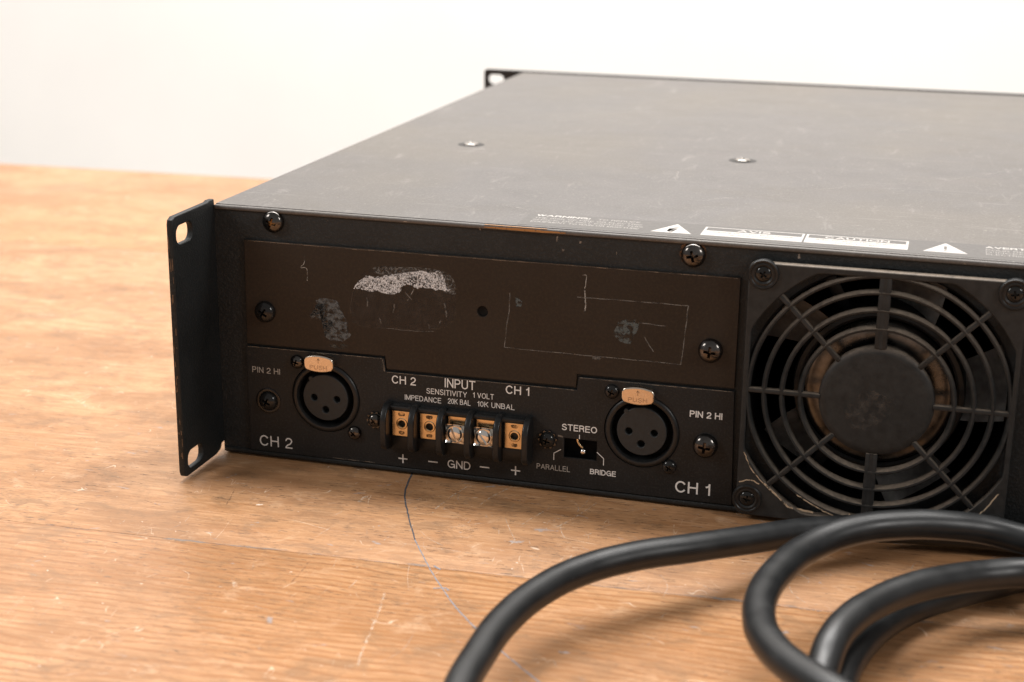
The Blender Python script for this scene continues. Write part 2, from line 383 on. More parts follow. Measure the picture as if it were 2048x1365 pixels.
def text_mesh(s, x0, x1, z, h, mat4, yplane, bold=.1, ext=.02):
    """screen-printed capitals: every stroke is a flat inked strip; bold is the stroke width over the height"""
    strokes = []; x = 0; gap = .27
    for ch in s:
        if ch == ' ': x += .42; continue
        wd, st = GL[ch]
        for p in st: strokes.append([(x+a, b) for a, b in p])
        x += wd+gap
    tot = x-gap; sw = h*bold; k = (x1-x0-sw)/tot; hh = h-sw
    bm = bmesh.new(); lay = 0
    runs = []
    for p in strokes:
        q = [Vector((x0+sw/2+a*k, z+sw/2+b*hh)) for a, b in p]
        q = [v for i, v in enumerate(q) if i == 0 or (v-q[i-1]).length > 1e-4]
        cur = [q[0]]
        for i in range(1, len(q)):
            cur.append(q[i])
            if i < len(q)-1 and (q[i]-q[i-1]).normalized().dot((q[i+1]-q[i]).normalized()) < .62:
                runs.append(cur); cur = [q[i]]
        runs.append(cur)
    for q in runs:
        n = len(q); lay = (lay+1) % 4; zz = lay*.002; prev = None
        e0 = (q[1]-q[0]).normalized(); e1 = (q[-1]-q[-2]).normalized()
        if (q[0]-q[-1]).length > h*.05:
            for e, ix, sg in ((e0, 0, -1), (e1, -1, 1)):
                q[ix] = q[ix]+e*sg*sw*(.5 if max(abs(e.x), abs(e.y)) > .97 else .3)
        for i, v in enumerate(q):
            a = (q[i]-q[i-1]).normalized() if i else e0
            b = (q[i+1]-q[i]).normalized() if i < n-1 else a
            t = (a+b).normalized(); m = Vector((-t.y, t.x)); c = max(.72, m.dot(Vector((-a.y, a.x)))); m = m*sw/2/c
            cur = (bm.verts.new((v.x-m.x, v.y-m.y, zz)), bm.verts.new((v.x+m.x, v.y+m.y, zz)))
            if prev: bm.faces.new((prev[0], cur[0], cur[1], prev[1]))
            prev = cur
    bmesh.ops.recalc_face_normals(bm, faces=bm.faces)
    me = bpy.data.meshes.new('m'); bm.to_mesh(me); bm.free()
    me.transform(mat4); me.transform(Matrix.Translation(yplane)); return me
def strip(x0, z0, x1, z1, y=-.05):     # small printed bar on the panel
    return box(x0, y, z0, x1, y+.045, z1)

def thing(name, label, cat, loc=(0, 0, 0), rotz=0, group=None):
    o = bpy.data.objects.new(name, None); COL.objects.link(o); o.empty_display_size = .02
    o.location = [c*S for c in loc]; o.rotation_euler = (0, 0, rotz); o['label'] = label; o['category'] = cat
    if group: o['group'] = group
    return o

# ================================================================== setting
back = bpy.data.meshes.new('m'); bm = bmesh.new()
prof = [(1500, -750)]+[(1500, 500), (1500, 2600)]
vs = [[bm.verts.new((x*S, y*S, z*S)) for (y, z) in prof] for x in (-2600, 3000)]
for i in range(2): bm.faces.new((vs[0][i], vs[1][i], vs[1][i+1], vs[0][i+1]))
r = bmesh.ops.extrude_face_region(bm, geom=bm.faces[:])
for v in [g for g in r['geom'] if isinstance(g, bmesh.types.BMVert)]: v.co.y += .01
bmesh.ops.recalc_face_normals(bm, faces=bm.faces)
bm.to_mesh(back); bm.free()
wall = link('wall', back, M_PAPER); wall['kind'] = 'structure'
me = box(-2600, -1600, -760, 3000, 1500, -750); scale_mesh(me)
fl = link('floor', me, m_plain('pale_concrete', (.55, .53, .50), .7, nz=.1, scale=.01)); fl['kind'] = 'structure'

# ================================================================== table
TR = math.radians(3.0)
table = thing('wooden_table', 'worn orange-brown varnished wooden table with scratches and a filled plank joint under the amplifier', 'table', (100, -64.5, -750), TR)
TZ = 749.2                              # top face at world z = -0.8 mm
def plank(y0, y1, mat, x0=-820, x1=1100):
    me = box(x0, y0, TZ-34, x1, y1, TZ, .25, 2); scale_mesh(me)
    return link('plank', me, mat, table, .6)
plank(-182, -.05, M_WOODF); plank(.05, 334, M_WOODB); plank(334.1, 537, M_WOODF); plank(-330, -182.5, M_WOODB); plank(-620, -330.5, M_WOODF)
tl = lambda x, y, l=.03: ((x)*S, (y)*S, (TZ+l)*S)
def w2t(x, y):                          # world mm -> table-local mm
    dx, dy = x-100, y+64.5; c, s_ = math.cos(-TR), math.sin(-TR); return (dx*c-dy*s_, dx*s_+dy*c)
def tdecal(name, pts, wd, mat, lift=.03, k=6, jit=0.0):
    P = dens([w2t(*p) for p in pts], k, jit)
    W = wd if not isinstance(wd, tuple) else [wd[0]+(wd[1]-wd[0])*i/(len(P)-1) for i in range(len(P))]
    return link(name, ribbon(P, W, lambda x, y: tl(x, y, lift)), mat, table)
tdecal('joint_filler', [(-400, -93), (-38.8, -72.4), (24, -68.6), (116.5, -63.3), (194.6, -59.2), (245.5, -57), (500, -43)], 1.3, M_FILLER, .02, 40, .35)
CR = [(66.5, 6.0), (70.5, -14), (77.6, -31), (85.8, -48.0), (96.0, -64.9), (105.4, -78.9), (112.6, -88.5), (121.7, -98.6), (130.6, -107.5), (142.3, -118.5), (160, -134)]
tdecal('crack', CR[:4], (.6, .4), M_INK, .04, 10, .09)
tdecal('pen_line', CR[3:], (.36, .42), M_INKBLUE, .04, 10, .07)
tdecal('pen_tick', [(97.0, -63.6), (99.6, -65.4)], .6, M_INKBLUE, .05); tdecal('pen_tick', [(101.5, -77.5), (104.5, -76.3), (106, -77.5)], .6, M_INKBLUE, .05)
for pts, wd in (([(104, 6), (98.5, -8), (96.2, -17)], .5), ([(88, -3), (85.5, -14), (84, -24)], .5), ([(89.7, -83.8), (93, -100), (95.2, -113), (97.6, -125)], .7),
                ([(131, -4), (127, -18), (122, -30)], .35), ([(118, -12), (113, -28)], .4), ([(60, -20), (59.5, -26)], 1.2), ([(46, -88), (49, -93)], 1.3)):
    tdecal('scratch', pts, wd, M_WOODSCR, .03, 5, .15)
for pts, wd in (([(17.5, -27), (19, -33), (20.7, -40.5)], .5), ([(62, -71), (62.5, -86)], .6), ([(27, -53), (31, -55)], .5), ([(-5, -45), (3, -48)], .5)):
    tdecal('scratch', pts, wd, M_WOODDENT, .03, 5, .15)

def many_marks(name, n_, mat, fn, lift):
    ms = []
    for i in range(n_):
        P, wd = fn(i); ms.append(ribbon(dens([w2t(*p) for p in P], 3), [wd*.3]+[wd]*(3*(len(P)-1)-1)+[wd*.3], lambda x, y: tl(x, y, lift+.0006*(i % 20))))
    o = link(name, join(ms), mat, table); o['kind'] = 'stuff'
def pale(i):
    near = i % 3; x = random.uniform(-60, 230) if near == 0 else random.uniform(55, 215); y = random.uniform(-120, 5) if near == 0 else random.uniform(-52, 3)
    a = random.choice([random.uniform(-1.9, -1.1), random.uniform(-.3, .3), random.uniform(-3, 3)]); L_ = random.uniform(1, 7) if i % 5 else random.uniform(8, 22); b = a+random.uniform(-.5, .5)
    return [(x, y), (x+L_*.5*math.cos(a), y+L_*.5*math.sin(a)), (x+L_*.5*(math.cos(a)+math.cos(b)), y+L_*.5*(math.sin(a)+math.sin(b)))], random.uniform(.10, .26)
def dash(i):
    cx, cy = [(70, -15), (110, -10), (150, -18), (40, -30), (100, -40), (190, -25), (-20, -30), (130, -60), (60, 20)][i % 9]
    x = random.gauss(cx, 22); y = random.gauss(cy, 9); L_ = random.uniform(.8, 4.5)
    return [(x, y), (x+L_*.5, y+L_*.03+random.uniform(-.08, .08)), (x+L_, y+L_*.055)], random.uniform(.12, .32)
many_marks('fine_scratches', 150, m_residue('hairline_wood_scratch', (.74, .62, .50), .36, .66, .9, .6), pale, .06)
many_marks('open_pores', 420, m_residue('dark_grain_pore', (.10, .062, .04), .30, .60, .9, .75), dash, .045)

# ================================================================== amplifier
amp = thing('power_amplifier', 'worn black rack amplifier, rear side forward, standing on the wooden table', 'amplifier', (0, 0, 0))
H = 85.4; D = 375.5; W = 436.0
FCX, FCZ = 214.0, 41.6
# rear panel, front face at y = +1.0
me = plate([[(0, 0), (W, 0), (W, H-.4), (0, H-.4)], circ(FCX, FCZ, 39.4, 72)[::-1], [(118, 10.5), (130.8, 10.5), (130.8, 19.5), (118, 19.5)]]
           + [circ(c, 23.2, 12.2, 40) for c in (38.0, 143.8)], 1.2, 0.0, FRONT, (0, 1.0, 0))
fl_ = box(0.2, 0.25, H-1.6, W-.2, 1.95, H-.1, .6, 3)           # rounded folded edge along the top
lw = box(0.2, 0.3, -.2, W-.2, 2.4, 1.9, .8, 3)                 # folded bottom edge
rear = link('rear_panel', scale_mesh(join([me, lw])), M_FRAME, amp, .7)
link('folded_edge', scale_mesh(fl_), M_TOP, rear, .7)  # lighter top paint stands in for light on the upward-facing fold
me = box(0, 2.2, H-1.2, W, D, H, .25, 2); top = link('top_cover', scale_mesh(me), M_TOP, amp, .6)
me = box(0.0, 1.3, 0.2, 1.2, D, H-1.25); link('side_panel', scale_mesh(me), M_SIDE, amp)
me = box(W-1.2, 1.3, 0.2, W, D, H-1.25); link('side_panel', scale_mesh(me), M_SIDE, amp)
me = box(0.1, 2.5, -.4, W-.1, D, .2); link('bottom_panel', scale_mesh(me), M_SIDE, amp)
# front panel seen edge-on at the far side, with rack slots
sl = lambda cx, cz, w_, h_: rrect(cx-w_/2, cz-h_/2, cx+w_/2, cz+h_/2, h_/2-.05, 7)
me = plate([rrect(-22.3, -.4, W+22.3, H+.6, 1.6), sl(-15.6, 80.6, 9.2, 5.6)[::-1], sl(-15.6, 5.0, 9.2, 5.6)[::-1], sl(W+15.6, 80.6, 9.2, 5.6)[::-1], sl(W+15.6, 5.0, 9.2, 5.6)[::-1]], 3.2, .3, FRONT, (0, D+.2, 0))
link('front_panel', scale_mesh(me), M_SIDE, amp, .6)
# rear support ear: continuation of the side, x = -2 .. 0
ear = rrect(-27.6, 0.6, 60, 86.4, 2.2)
def slot_loop(cy, cz, w_, h_): return rrect(cy-w_/2, cz-h_/2, cy+w_/2, cz+h_/2, h_/2-.3, 7)
pts = [(-25.6, .5), (-5.0, .5), (-1.6, 1.4), (-.4, 3.2), (60, 3.2), (60, 84), (1.5, 84), (1.2, 86.9), (-1.6, 87.0), (-3.0, 86.6), (-25.6, 86.5), (-27.3, 85.6), (-27.7, 84.2), (-27.7, 2.6), (-27.1, 1.1)]
me = plate([pts, slot_loop(-19.8, 80.2, 10.6, 6.0)[::-1], slot_loop(-19.6, 5.6, 10.6, 6.0)[::-1]], 2.0, .35, SIDE, (-.02, 0, 0), 2)
earo = link('rack_ear', scale_mesh(me), M_EAR, amp, .7)
# worn bare spots along the ear's outer edge
EL = lambda y, z: (-2.75*S+0*y, y*S, z*S)
bmw = bmesh.new()
for k in range(26):
    z = random.uniform(5, 80); h_ = random.uniform(.4, 2.6) if k % 3 else random.uniform(2, 5); x = random.uniform(-1.75, -.35)
    a = [bmw.verts.new((xx*S, -27.74*S, zz*S)) for xx, zz in ((x, z), (x+random.uniform(.15, .4), z+.1), (x+random.uniform(.1, .35), z+h_), (x-.05, z+h_*.9))]
    bmw.faces.new(a)
me = bpy.data.meshes.new('m'); bmw.to_mesh(me); bmw.free(); link('worn_edge', me, m_plain('bare_worn_steel', (.13, .085, .055), .5, .3, .6), earo)

# ---- Phillips screw prototype (dome cut by a tapered cross)
def screw_mesh(flat=False):
    R = 1.0; pr = []
    for i in range(11):
        a = i/10*math.radians(86); pr.append((R*math.sin(a)/math.sin(math.radians(86)), (.74 if not flat else .42)*math.cos(a)**(.8)))
    pr += [(R, -.02), (R*.97, -.12)]
    dome = lathe(pr, 40)
    o = bpy.data.objects.new('t', dome); COL.objects.link(o)
    bm = bmesh.new(); bm.from_mesh(dome)
    e = [x for x in bm.edges if x.is_boundary]
    if e: bmesh.ops.contextual_create(bm, geom=e)
    bmesh.ops.recalc_face_normals(bm, faces=bm.faces); bm.to_mesh(dome); bm.free()
    bm = bmesh.new()
    for k in range(2):
        L_, wd, = .50, .13
        zt, zb = .95, .12
        co = []
        for z, f in ((zt, 1.25), (zb, .38)):
            for sx, sy in ((-1, -1), (1, -1), (1, 1), (-1, 1)):
                x, y = sx*L_*f, sy*wd*(1 if z == zt else .55)
                if k: x, y = y*1.013, x
                co.append((x, y, z + (.003 if k else 0)))
        v = [bm.verts.new(c) for c in co]
        for f in ((0, 1, 2, 3), (7, 6, 5, 4), (0, 4, 5, 1), (1, 5, 6, 2), (2, 6, 7, 3), (3, 7, 4, 0)): bm.faces.new([v[i] for i in f])
    bmesh.ops.recalc_face_normals(bm, faces=bm.faces)
    cm = bpy.data.meshes.new('m'); bm.to_mesh(cm); bm.free(); co_ = bpy.data.objects.new('t2', cm); COL.objects.link(co_)
    md = o.modifiers.new('b', 'BOOLEAN'); md.operation = 'DIFFERENCE'; md.object = co_; md.solver = 'EXACT'; md.use_self = True
    dg = bpy.context.evaluated_depsgraph_get(); me = bpy.data.meshes.new_from_object(o.evaluated_get(dg))
    bpy.data.objects.remove(o); bpy.data.objects.remove(co_)
    me.transform(FRONT); scale_mesh(me)
    for p in me.polygons: p.use_smooth = True
    me.set_sharp_from_angle(angle=.55)
    return me
SCREW = screw_mesh()
def screw(x, y, z, r, ang, mat, parent, flat=1.0, up=False):
    me = SCREW
    key = mat.name
    if key not in SCR: c = SCREW.copy(); c.materials.clear(); c.materials.append(mat); SCR[key] = c
    o = bpy.data.objects.new('screw', SCR[key]); COL.objects.link(o); o.parent = parent
    o.location = (x*S, y*S, z*S); o.scale = (r, r*flat, r); o.rotation_euler = (0 if not up else -math.pi/2, ang, 0) if not up else (-math.pi/2, 0, ang)
    return o
SCR = {}
def washer(x, y, z, r0, r1, t, mat, parent, name='washer'):
    me = lathe([(r0, 0), (r0, t*.8), (r0+.2, t), (r1-.25, t), (r1, t*.7), (r1, 0)], 40); me.transform(FRONT); me.transform(Matrix.Translation((x, y, z)))
    return link(name, scale_mesh(me), mat, parent, .6)

def rust_disc(x, y, z, r, parent):
    me = lathe([(0, 0), (r, 0)], 16); me.transform(FRONT); me.transform(Matrix.Translation((x, y, z))); return link('rust_stain', scale_mesh(me), M_RUST, parent)
# upper frame screws
screw(20.9, .98, 81.0, 3.65, .35, M_BLKMETAL, rear); screw(157.3, .98, 80.6, 3.75, -.2, M_BLKMETAL, rear)
me = lathe([(3.2, 0), (4.1, 0)], 40); me.transform(FRONT); me.transform(Matrix.Translation((157.1, .95, 81.0))); link('rust_stain', scale_mesh(me), m_residue('rust_ring', (.20, .09, .03), .35, .6, .5, .8), rear)
rust_disc(20.9, -.8, 81.0, 1.2, rear)

# ---- blanking plate (upper, brown-black), front face y = 0
bp = [(10.4, 39.3), (59.0, 39.6), (59.4, 35.3), (122.4, 35.6), (122.7, 39.9), (171.9, 40.2), (171.9, 74.9), (10.6, 74.5)]
me = plate([bp, circ(91.7, 57.4, 1.75, 28)[::-1]], 1.0, .18, FRONT, (0, 0, 0), 2)
blank = link('blanking_plate', scale_mesh(me), M_BROWN, amp, .7)
me = lathe([(1.95, -.93), (0, -.93)], 24); me.transform(FRONT); me.transform(Matrix.Translation((91.7, 0, 57.4))); link('hole_shade', scale_mesh(me), M_VOID, blank)  # black disc paints the dark inside of the hole
screw(17.4, -.02, 50.8, 3.6, .6, M_BLKPAINT, blank); screw(164.0, -.02, 51.6, 3.8, .1, M_BLKMETAL, blank)
FP = lambda x, z, l=.03: (x*S, -l*S, z*S)
def fdecal(name, pts, mat, lift=.03, parent=None): return link(name, poly(pts, lambda x, z: FP(x, z, lift)), mat, parent or blank)
def fline(name, pts, wd, mat, lift=.045, k=5, jit=.08): return link(name, ribbon(dens(pts, k, jit), wd, lambda x, z: FP(x, z, lift)), mat, blank)
ghost = [(48.2, 61.1), (47.6, 57), (47.2, 54.7), (48.2, 49.9), (53.4, 48.8), (58.8, 48.9), (76.0, 50.3), (82.0, 53.8), (82.8, 58.0), (82.2, 62.7), (79.5, 66.5), (78.2, 69.2), (57, 69.6), (52, 67)]
fdecal('label_ghost', ghost, M_GHOST, .02)
fline('label_outline', ghost[:11], .22, m_residue('ghost_edge', (.12, .095, .075), .36, .6, .4, .4), .04)
RES = [(48.5, 61.5), (51.0, 64.5), (53.5, 65.8), (56.9, 65.8), (60.3, 66.7), (63.3, 67.3), (68.7, 68.7), (74.0, 68.8), (78.2, 68.9), (79.4, 65.2), (81.0, 63.2), (77.3, 63.1), (71.8, 63.3), (69.4, 63.0), (67.6, 64.4), (65.0, 63.4), (63.3, 60.9), (54.7, 61.0), (50.3, 61.3)]
def rough_outline(P, j=.25, k=5):
    return dens(P+[P[0]], k, j)[:-1]
fdecal('faint_residue', rough_outline([(56, 67), (57, 69.2), (78.6, 69.4), (83, 63), (79, 62.6), (76, 65), (64, 65)], .2), M_RESFRINGE, .03)
fdecal('adhesive_residue', rough_outline(RES, .38), M_RES, .05)
fdecal('grey_smear', rough_outline([(33.5, 51.2), (38, 52.2), (39, 54.5), (36, 55.5), (36, 56.6), (42.2, 56.9), (43.9, 53.7), (45.7, 50.9), (46.1, 46.5), (47.4, 45.7), (44.5, 43.2), (39.2, 43.4), (38.9, 45), (41, 48.1), (40.3, 49.8), (34, 50.2)], .3), M_GREYRES, .03)
fdecal('grey_smear', rough_outline([(38, 41.2), (44, 42.2), (46, 41.6), (44, 40.6)], .2), m_residue('dark_green_smear', (.075, .08, .072), .4, .6, .5, .6), .03)
fdecal('blue_smear', rough_outline([(135.7, 58.4), (141.2, 58.9), (141.3, 56.6), (140.0, 53.6), (138.1, 51.1), (134.0, 54.0), (134.9, 56.4)], .3), M_BLUERES, .03)
fdecal('blue_smear', rough_outline([(102.4, 62.8), (104.2, 62.1), (104.4, 60.4), (102.8, 60.1)], .3), M_BLUERES, .03)
fline('scratch', [(31.7, 71.2), (31.6, 68.3), (30.4, 66.8), (32.5, 66.4), (32.5, 62.5)], .22, M_SCR)
fline('scratch', [(123.6, 71.8), (124.8, 71.8), (124.7, 69.5), (124.4, 67.2)], .22, M_SCR)
fline('scratch', [(124.4, 67.2), (124.8, 62.5), (124.5, 60.2)], .38, M_SCR)
fline('label_outline', [(122.2, 64.7), (130.5, 64.9), (141.9, 65.0), (156.6, 65.0)], .26, M_SCRDIM)
fline('label_outline', [(156.6, 65.0), (156.0, 56.1), (155.1, 46.2)], .30, M_SCRDIM)
fline('label_outline', [(100.6, 64.2), (100.5, 59.5), (99.8, 54.6), (99.0, 46.4)], .28, M_SCRDIM)
fline('label_outline', [(99.0, 46.4), (109.9, 46.3), (128.7, 46.3), (147.2, 46.3), (155.1, 46.2)], .24, M_SCRDIM)
fline('scratch', [(66, 61.5), (68.2, 59.2)], .22, M_SCRDIM); fline('scratch', [(69, 62.8), (66.8, 58.9)], .2, M_SCR)
for k in range(9):
    x = random.uniform(50, 82); z = random.uniform(50, 60); fline('scratch', [(x, z), (x+random.uniform(-.5, .5), z-random.uniform(.6, 3))], random.uniform(.2, .5), M_SCRDIM)
fline('scratch', [(60, 49), (68, 48.9), (75.5, 49.4)], .2, M_SCRDIM)
fline('scratch', [(127.5, 45.8), (130, 46)], 1.1, M_SCRDIM)
fline('scratch', [(143.5, 54), (146.5, 49.5)], .3, M_SCRDIM); fline('scratch', [(141.5, 58.4), (150, 58)], .3, M_SCRDIM)
fline('worn_edge', [(11, 74.25), (60, 74.3), (110, 74.5), (171, 74.65)], .22, m_residue('worn_paint_edge', (.20, .15, .11), .35, .6, .25, .8))

# ---- input plate (lower, black), front face y = 0
ip = [(10.2, 1.9), (173.0, 2.1), (171.9, 39.3), (123.2, 39.0), (122.8, 34.7), (59.2, 34.4), (58.6, 38.8), (10.0, 38.5)]
SW = (119.0, 11.8, 129.7, 18.3)
me = plate([ip, [(SW[0], SW[1]), (SW[2], SW[1]), (SW[2], SW[3]), (SW[0], SW[3])]]+[circ(c, 23.2, 11.9, 48) for c in (38.0, 143.8)], .9, .14, FRONT, (0, 0, 0), 2)
inp = link('input_plate', scale_mesh(me), M_PLATE, amp, .7)
def letter(s, x0, x1, z, h, bold=.13, mat=None):
    return link('lettering', scale_mesh(text_mesh(s, x0, x1, z, h, FRONT, (0, -.02, 0), bold)), mat or M_PRINT, inp)
letter('CH 2', 13.7, 25.5, 3.75, 3.75, .115); letter('PIN 2 HI', 11.9, 21.9, 29.5, 2.0, .12, M_PRINTDIM)
letter('CH 2', 61.2, 69.4, 30.6, 2.75, .135); letter('INPUT', 79.2, 89.5, 31.1, 3.05, .12); letter('CH 1', 99.6, 107.4, 31.1, 2.8, .14)
letter('SENSITIVITY', 73.0, 86.7, 28.35, 1.85, .115); letter('1 VOLT', 88.7, 95.7, 28.6, 1.8, .115)
letter('IMPEDANCE', 65.6, 78.0, 25.45, 1.8, .115); letter('20K BAL', 80.3, 87.9, 25.7, 1.8, .115); letter('10K UNBAL', 90.2, 102.6, 25.8, 1.8, .115)
letter('GND', 80.2, 88.0, 3.6, 2.8, .13)
letter('STEREO', 118.2, 129.6, 20.9, 2.15, .15); letter('PARALLEL', 110.2, 121.2, 6.9, 1.8, .12, M_PRINTDIM); letter('BRIDGE', 127.7, 136.1, 7.1, 1.8, .16)
letter('PIN 2 HI', 158.6, 168.7, 29.75, 2.1, .17); letter('CH 1', 155.1, 166.2, 4.4, 3.85, .14)
def printed(name, mes, mat=M_PRINT): return link(name, scale_mesh(join(mes)), mat, inp)
for x, z in ((64.8, 4.9), (103.2, 5.3)): printed('plus_sign', [strip(x-1.55, z-.22, x+1.55, z+.22), strip(x-.22, z-1.55, x+.22, z+1.55, -.053)])
for x, z in ((75.2, 5.0), (92.8, 5.2)): printed('minus_sign', [strip(x-1.6, z-.2, x+1.6, z+.2)])
def pline(pts, wd=.26): return link('leader_line', ribbon(pts, wd, lambda x, z: FP(x, z, .05)), M_PRINT, inp)
pline([(115.8, 10.5), (115.8, 12.8), (118.1, 14.3)]); pline([(124.0, 19.9), (124.0, 18.5)]); pline([(129.8, 14.7), (132.0, 12.8), (132.0, 10.5)])
for pts, wd in (([(117, 18.9), (118.6, 18.6)], .5), ([(10.5, 38.3), (57.9, 38.65)], .2), ([(59.6, 34.2), (90, 34.35), (122, 34.55)], .2), ([(123.6, 38.8), (150, 38.9), (171, 39.1)], .22), ([(58.1, 38.3), (58.7, 34.4)], .35), ([(40, 2.3), (55, 2.35)], .22)):
    link('worn_edge', ribbon(dens(pts, 8, .03), wd, lambda x, z: FP(x, z, .045)), m_residue('worn_plate_edge', (.24, .20, .16), .32, .6, .35, .75), inp)
screw(17.4, -.02, 20.0, 3.2, .5, M_BLKPAINT, inp); washer(17.4, -.01, 20.0, 3.3, 4.4, .35, M_BLKPAINT, inp)
screw(163.9, -.02, 20.9, 3.9, .1, M_BLKMETAL, inp)

# ---- XLR sockets
def xlr(cx, cz, bright):
    ring = lathe([(9.75, -6), (9.75, -.2), (10.1, .55), (10.7, .75), (11.4, .55), (11.75, .05), (11.75, -1.2)], 80)
    ring.transform(FRONT); ring.transform(Matrix.Translation((cx, 0, cz)))
    sk = link('xlr_socket', scale_mesh(ring), M_BLACKPL, amp, .7)
    cyl = lathe([(9.8, -5.5), (0, -5.5)], 48); cyl.transform(FRONT); cyl.transform(Matrix.Translation((cx, 0, cz))); link('socket_well', scale_mesh(cyl), M_VOID, sk)
    # contact insert with three pin holes and a key on the rim
    a = math.radians(130)
    holes = [circ(-4.05, -.25, 1.15, 24)[::-1], circ(4.0, -.15, 1.15, 24)[::-1], circ(-.05, -4.1, 1.2, 24)[::-1]]
    me = plate([circ(0, 0, 7.9, 72)]+holes, 5.0, .25, FRONT, (cx-.1, -.15, cz-.05), 2)
    key = lathe([(0, .15), (.7, .1), (.9, -.2), (.9, -4)], 16); key.transform(FRONT); key.transform(Matrix.Translation((cx+8.0*math.cos(a), -.1, cz+8.0*math.sin(a))))
    link('contact_insert', scale_mesh(join([me, key])), M_INSERT, sk, .6)
    for hx, hz in ((-4.05, -.25), (4.0, -.15), (-.05, -4.1)):
        me = lathe([(1.1, -2.2), (0, -2.2)], 20); me.transform(FRONT); me.transform(Matrix.Translation((cx-.1+hx, 0, cz-.05+hz))); link('pin_contact', scale_mesh(me), M_VOID, sk)
    # release button: barrel-shaped nickel lozenge with raised arrow and lettering
    bx, bz = cx-1.2, cz+12.3
    out = []
    for t in range(13):
        u = -1+2*t/12; out.append((bx+u*4.5, bz-2.9+.75*u*u))
    for t in range(13):
        u = 1-2*t/12; out.append((bx+u*4.5, bz+2.9-.75*u*u))
    o2 = [(bx-5.15, bz+1.1), (bx-5.15, bz-1.1)]
    o1 = [(bx+5.15, bz-1.1), (bx+5.15, bz+1.1)]
    loop = out[:13]+o1+out[13:]+o2
    me = plate([loop], 3.4, .45, FRONT, (0, -2.9, 0), 3)
    arrow = []
    tm = text_mesh('PUSH', bx-3.0, bx+3.0, bz-1.95, 1.5, FRONT, (0, -2.93, 0), .16)
    a1 = box(bx-.12, -3.02, bz+.2, bx+.12, -2.9, bz+1.6)
    a2 = box(-.1, -3.02, -.7, .1, -2.9, .25); a3 = a2.copy()
    a2.transform(Matrix.Translation((bx, 0, bz+1.7)) @ Matrix.Rotation(math.radians(48), 4, 'Y')); a3.transform(Matrix.Translation((bx, 0, bz+1.7)) @ Matrix.Rotation(math.radians(-48), 4, 'Y'))
    j = join([me, tm, a1, a2, a3], [0, 1, 1, 1, 1]); j.materials.append(M_BUTTON); j.materials.append(M_BTXT)
    link('release_button', scale_mesh(j), None, sk, .7)
    return sk
M_BTXT = m_plain('embossed_button_lettering', (.50, .41, .33) , .32, 1.0, nz=.15)
x2 = xlr(38.0, 23.2, 0); x1 = xlr(143.9, 23.25, 1)
screw(28.2, -.02, 34.7, 2.3, .3, M_BLKMETAL, x2); screw(48.0, -.02, 12.1, 2.35, .7, M_BLKMETAL, x2)
screw(134.0, -.02, 35.4, 2.35, .4, M_BLKPAINT, x1); screw(153.0, -.02, 12.6, 2.3, .5, M_BLKPAINT, x1)

# ---- terminal block
body = join([box(59.4, -1.0, 8.6, 108.6, .0, 24.1, .2), box(59.6, -3.0, 22.3, 108.4, -1.02, 24.0, .5), box(59.6, -1.9, 9.0, 108.4, -1.02, 13.4, .3)])
tb = link('terminal_block', scale_mesh(body), M_BLACKPL, amp, .6)
PITCH = 9.5
for i in range(6):
    x = 60.35+PITCH*i
    prof = dens([(0.4, 24.5), (-2.8, 24.6), (-5.4, 23.0), (-6.9, 20.4), (-7.2, 17), (-7.2, 13.5), (-6.5, 10.6), (-3.8, 9.0), (.4, 8.8)], 4)
    me = plate([prof], 2.1, .55, SIDE, (x+1.05, 0, 0), 3); link('barrier', scale_mesh(me), M_BLACKPL, tb, .8)
def star_washer(x, z, r, mat, parent):
    lp = []
    for k in range(40):
        rr = r if k % 4 in (0, 1) else r*.84; a = 2*math.pi*k/40; lp.append((x+rr*math.cos(a), z+rr*math.sin(a)))
    me = plate([lp], .6, .12, FRONT, (0, -.62, 0)); return link('lock_washer', scale_mesh(me), mat, parent, .5)
star_washer(55.4, 17.4, 3.0, M_BLKMETAL, tb); screw(55.4, -.6, 17.5, 2.3, .8, M_BLKMETAL, tb)
star_washer(113.7, 17.3, 3.2, M_BLKMETAL, tb); screw(113.7, -.6, 17.3, 2.6, .3, M_BLKPAINT, tb)
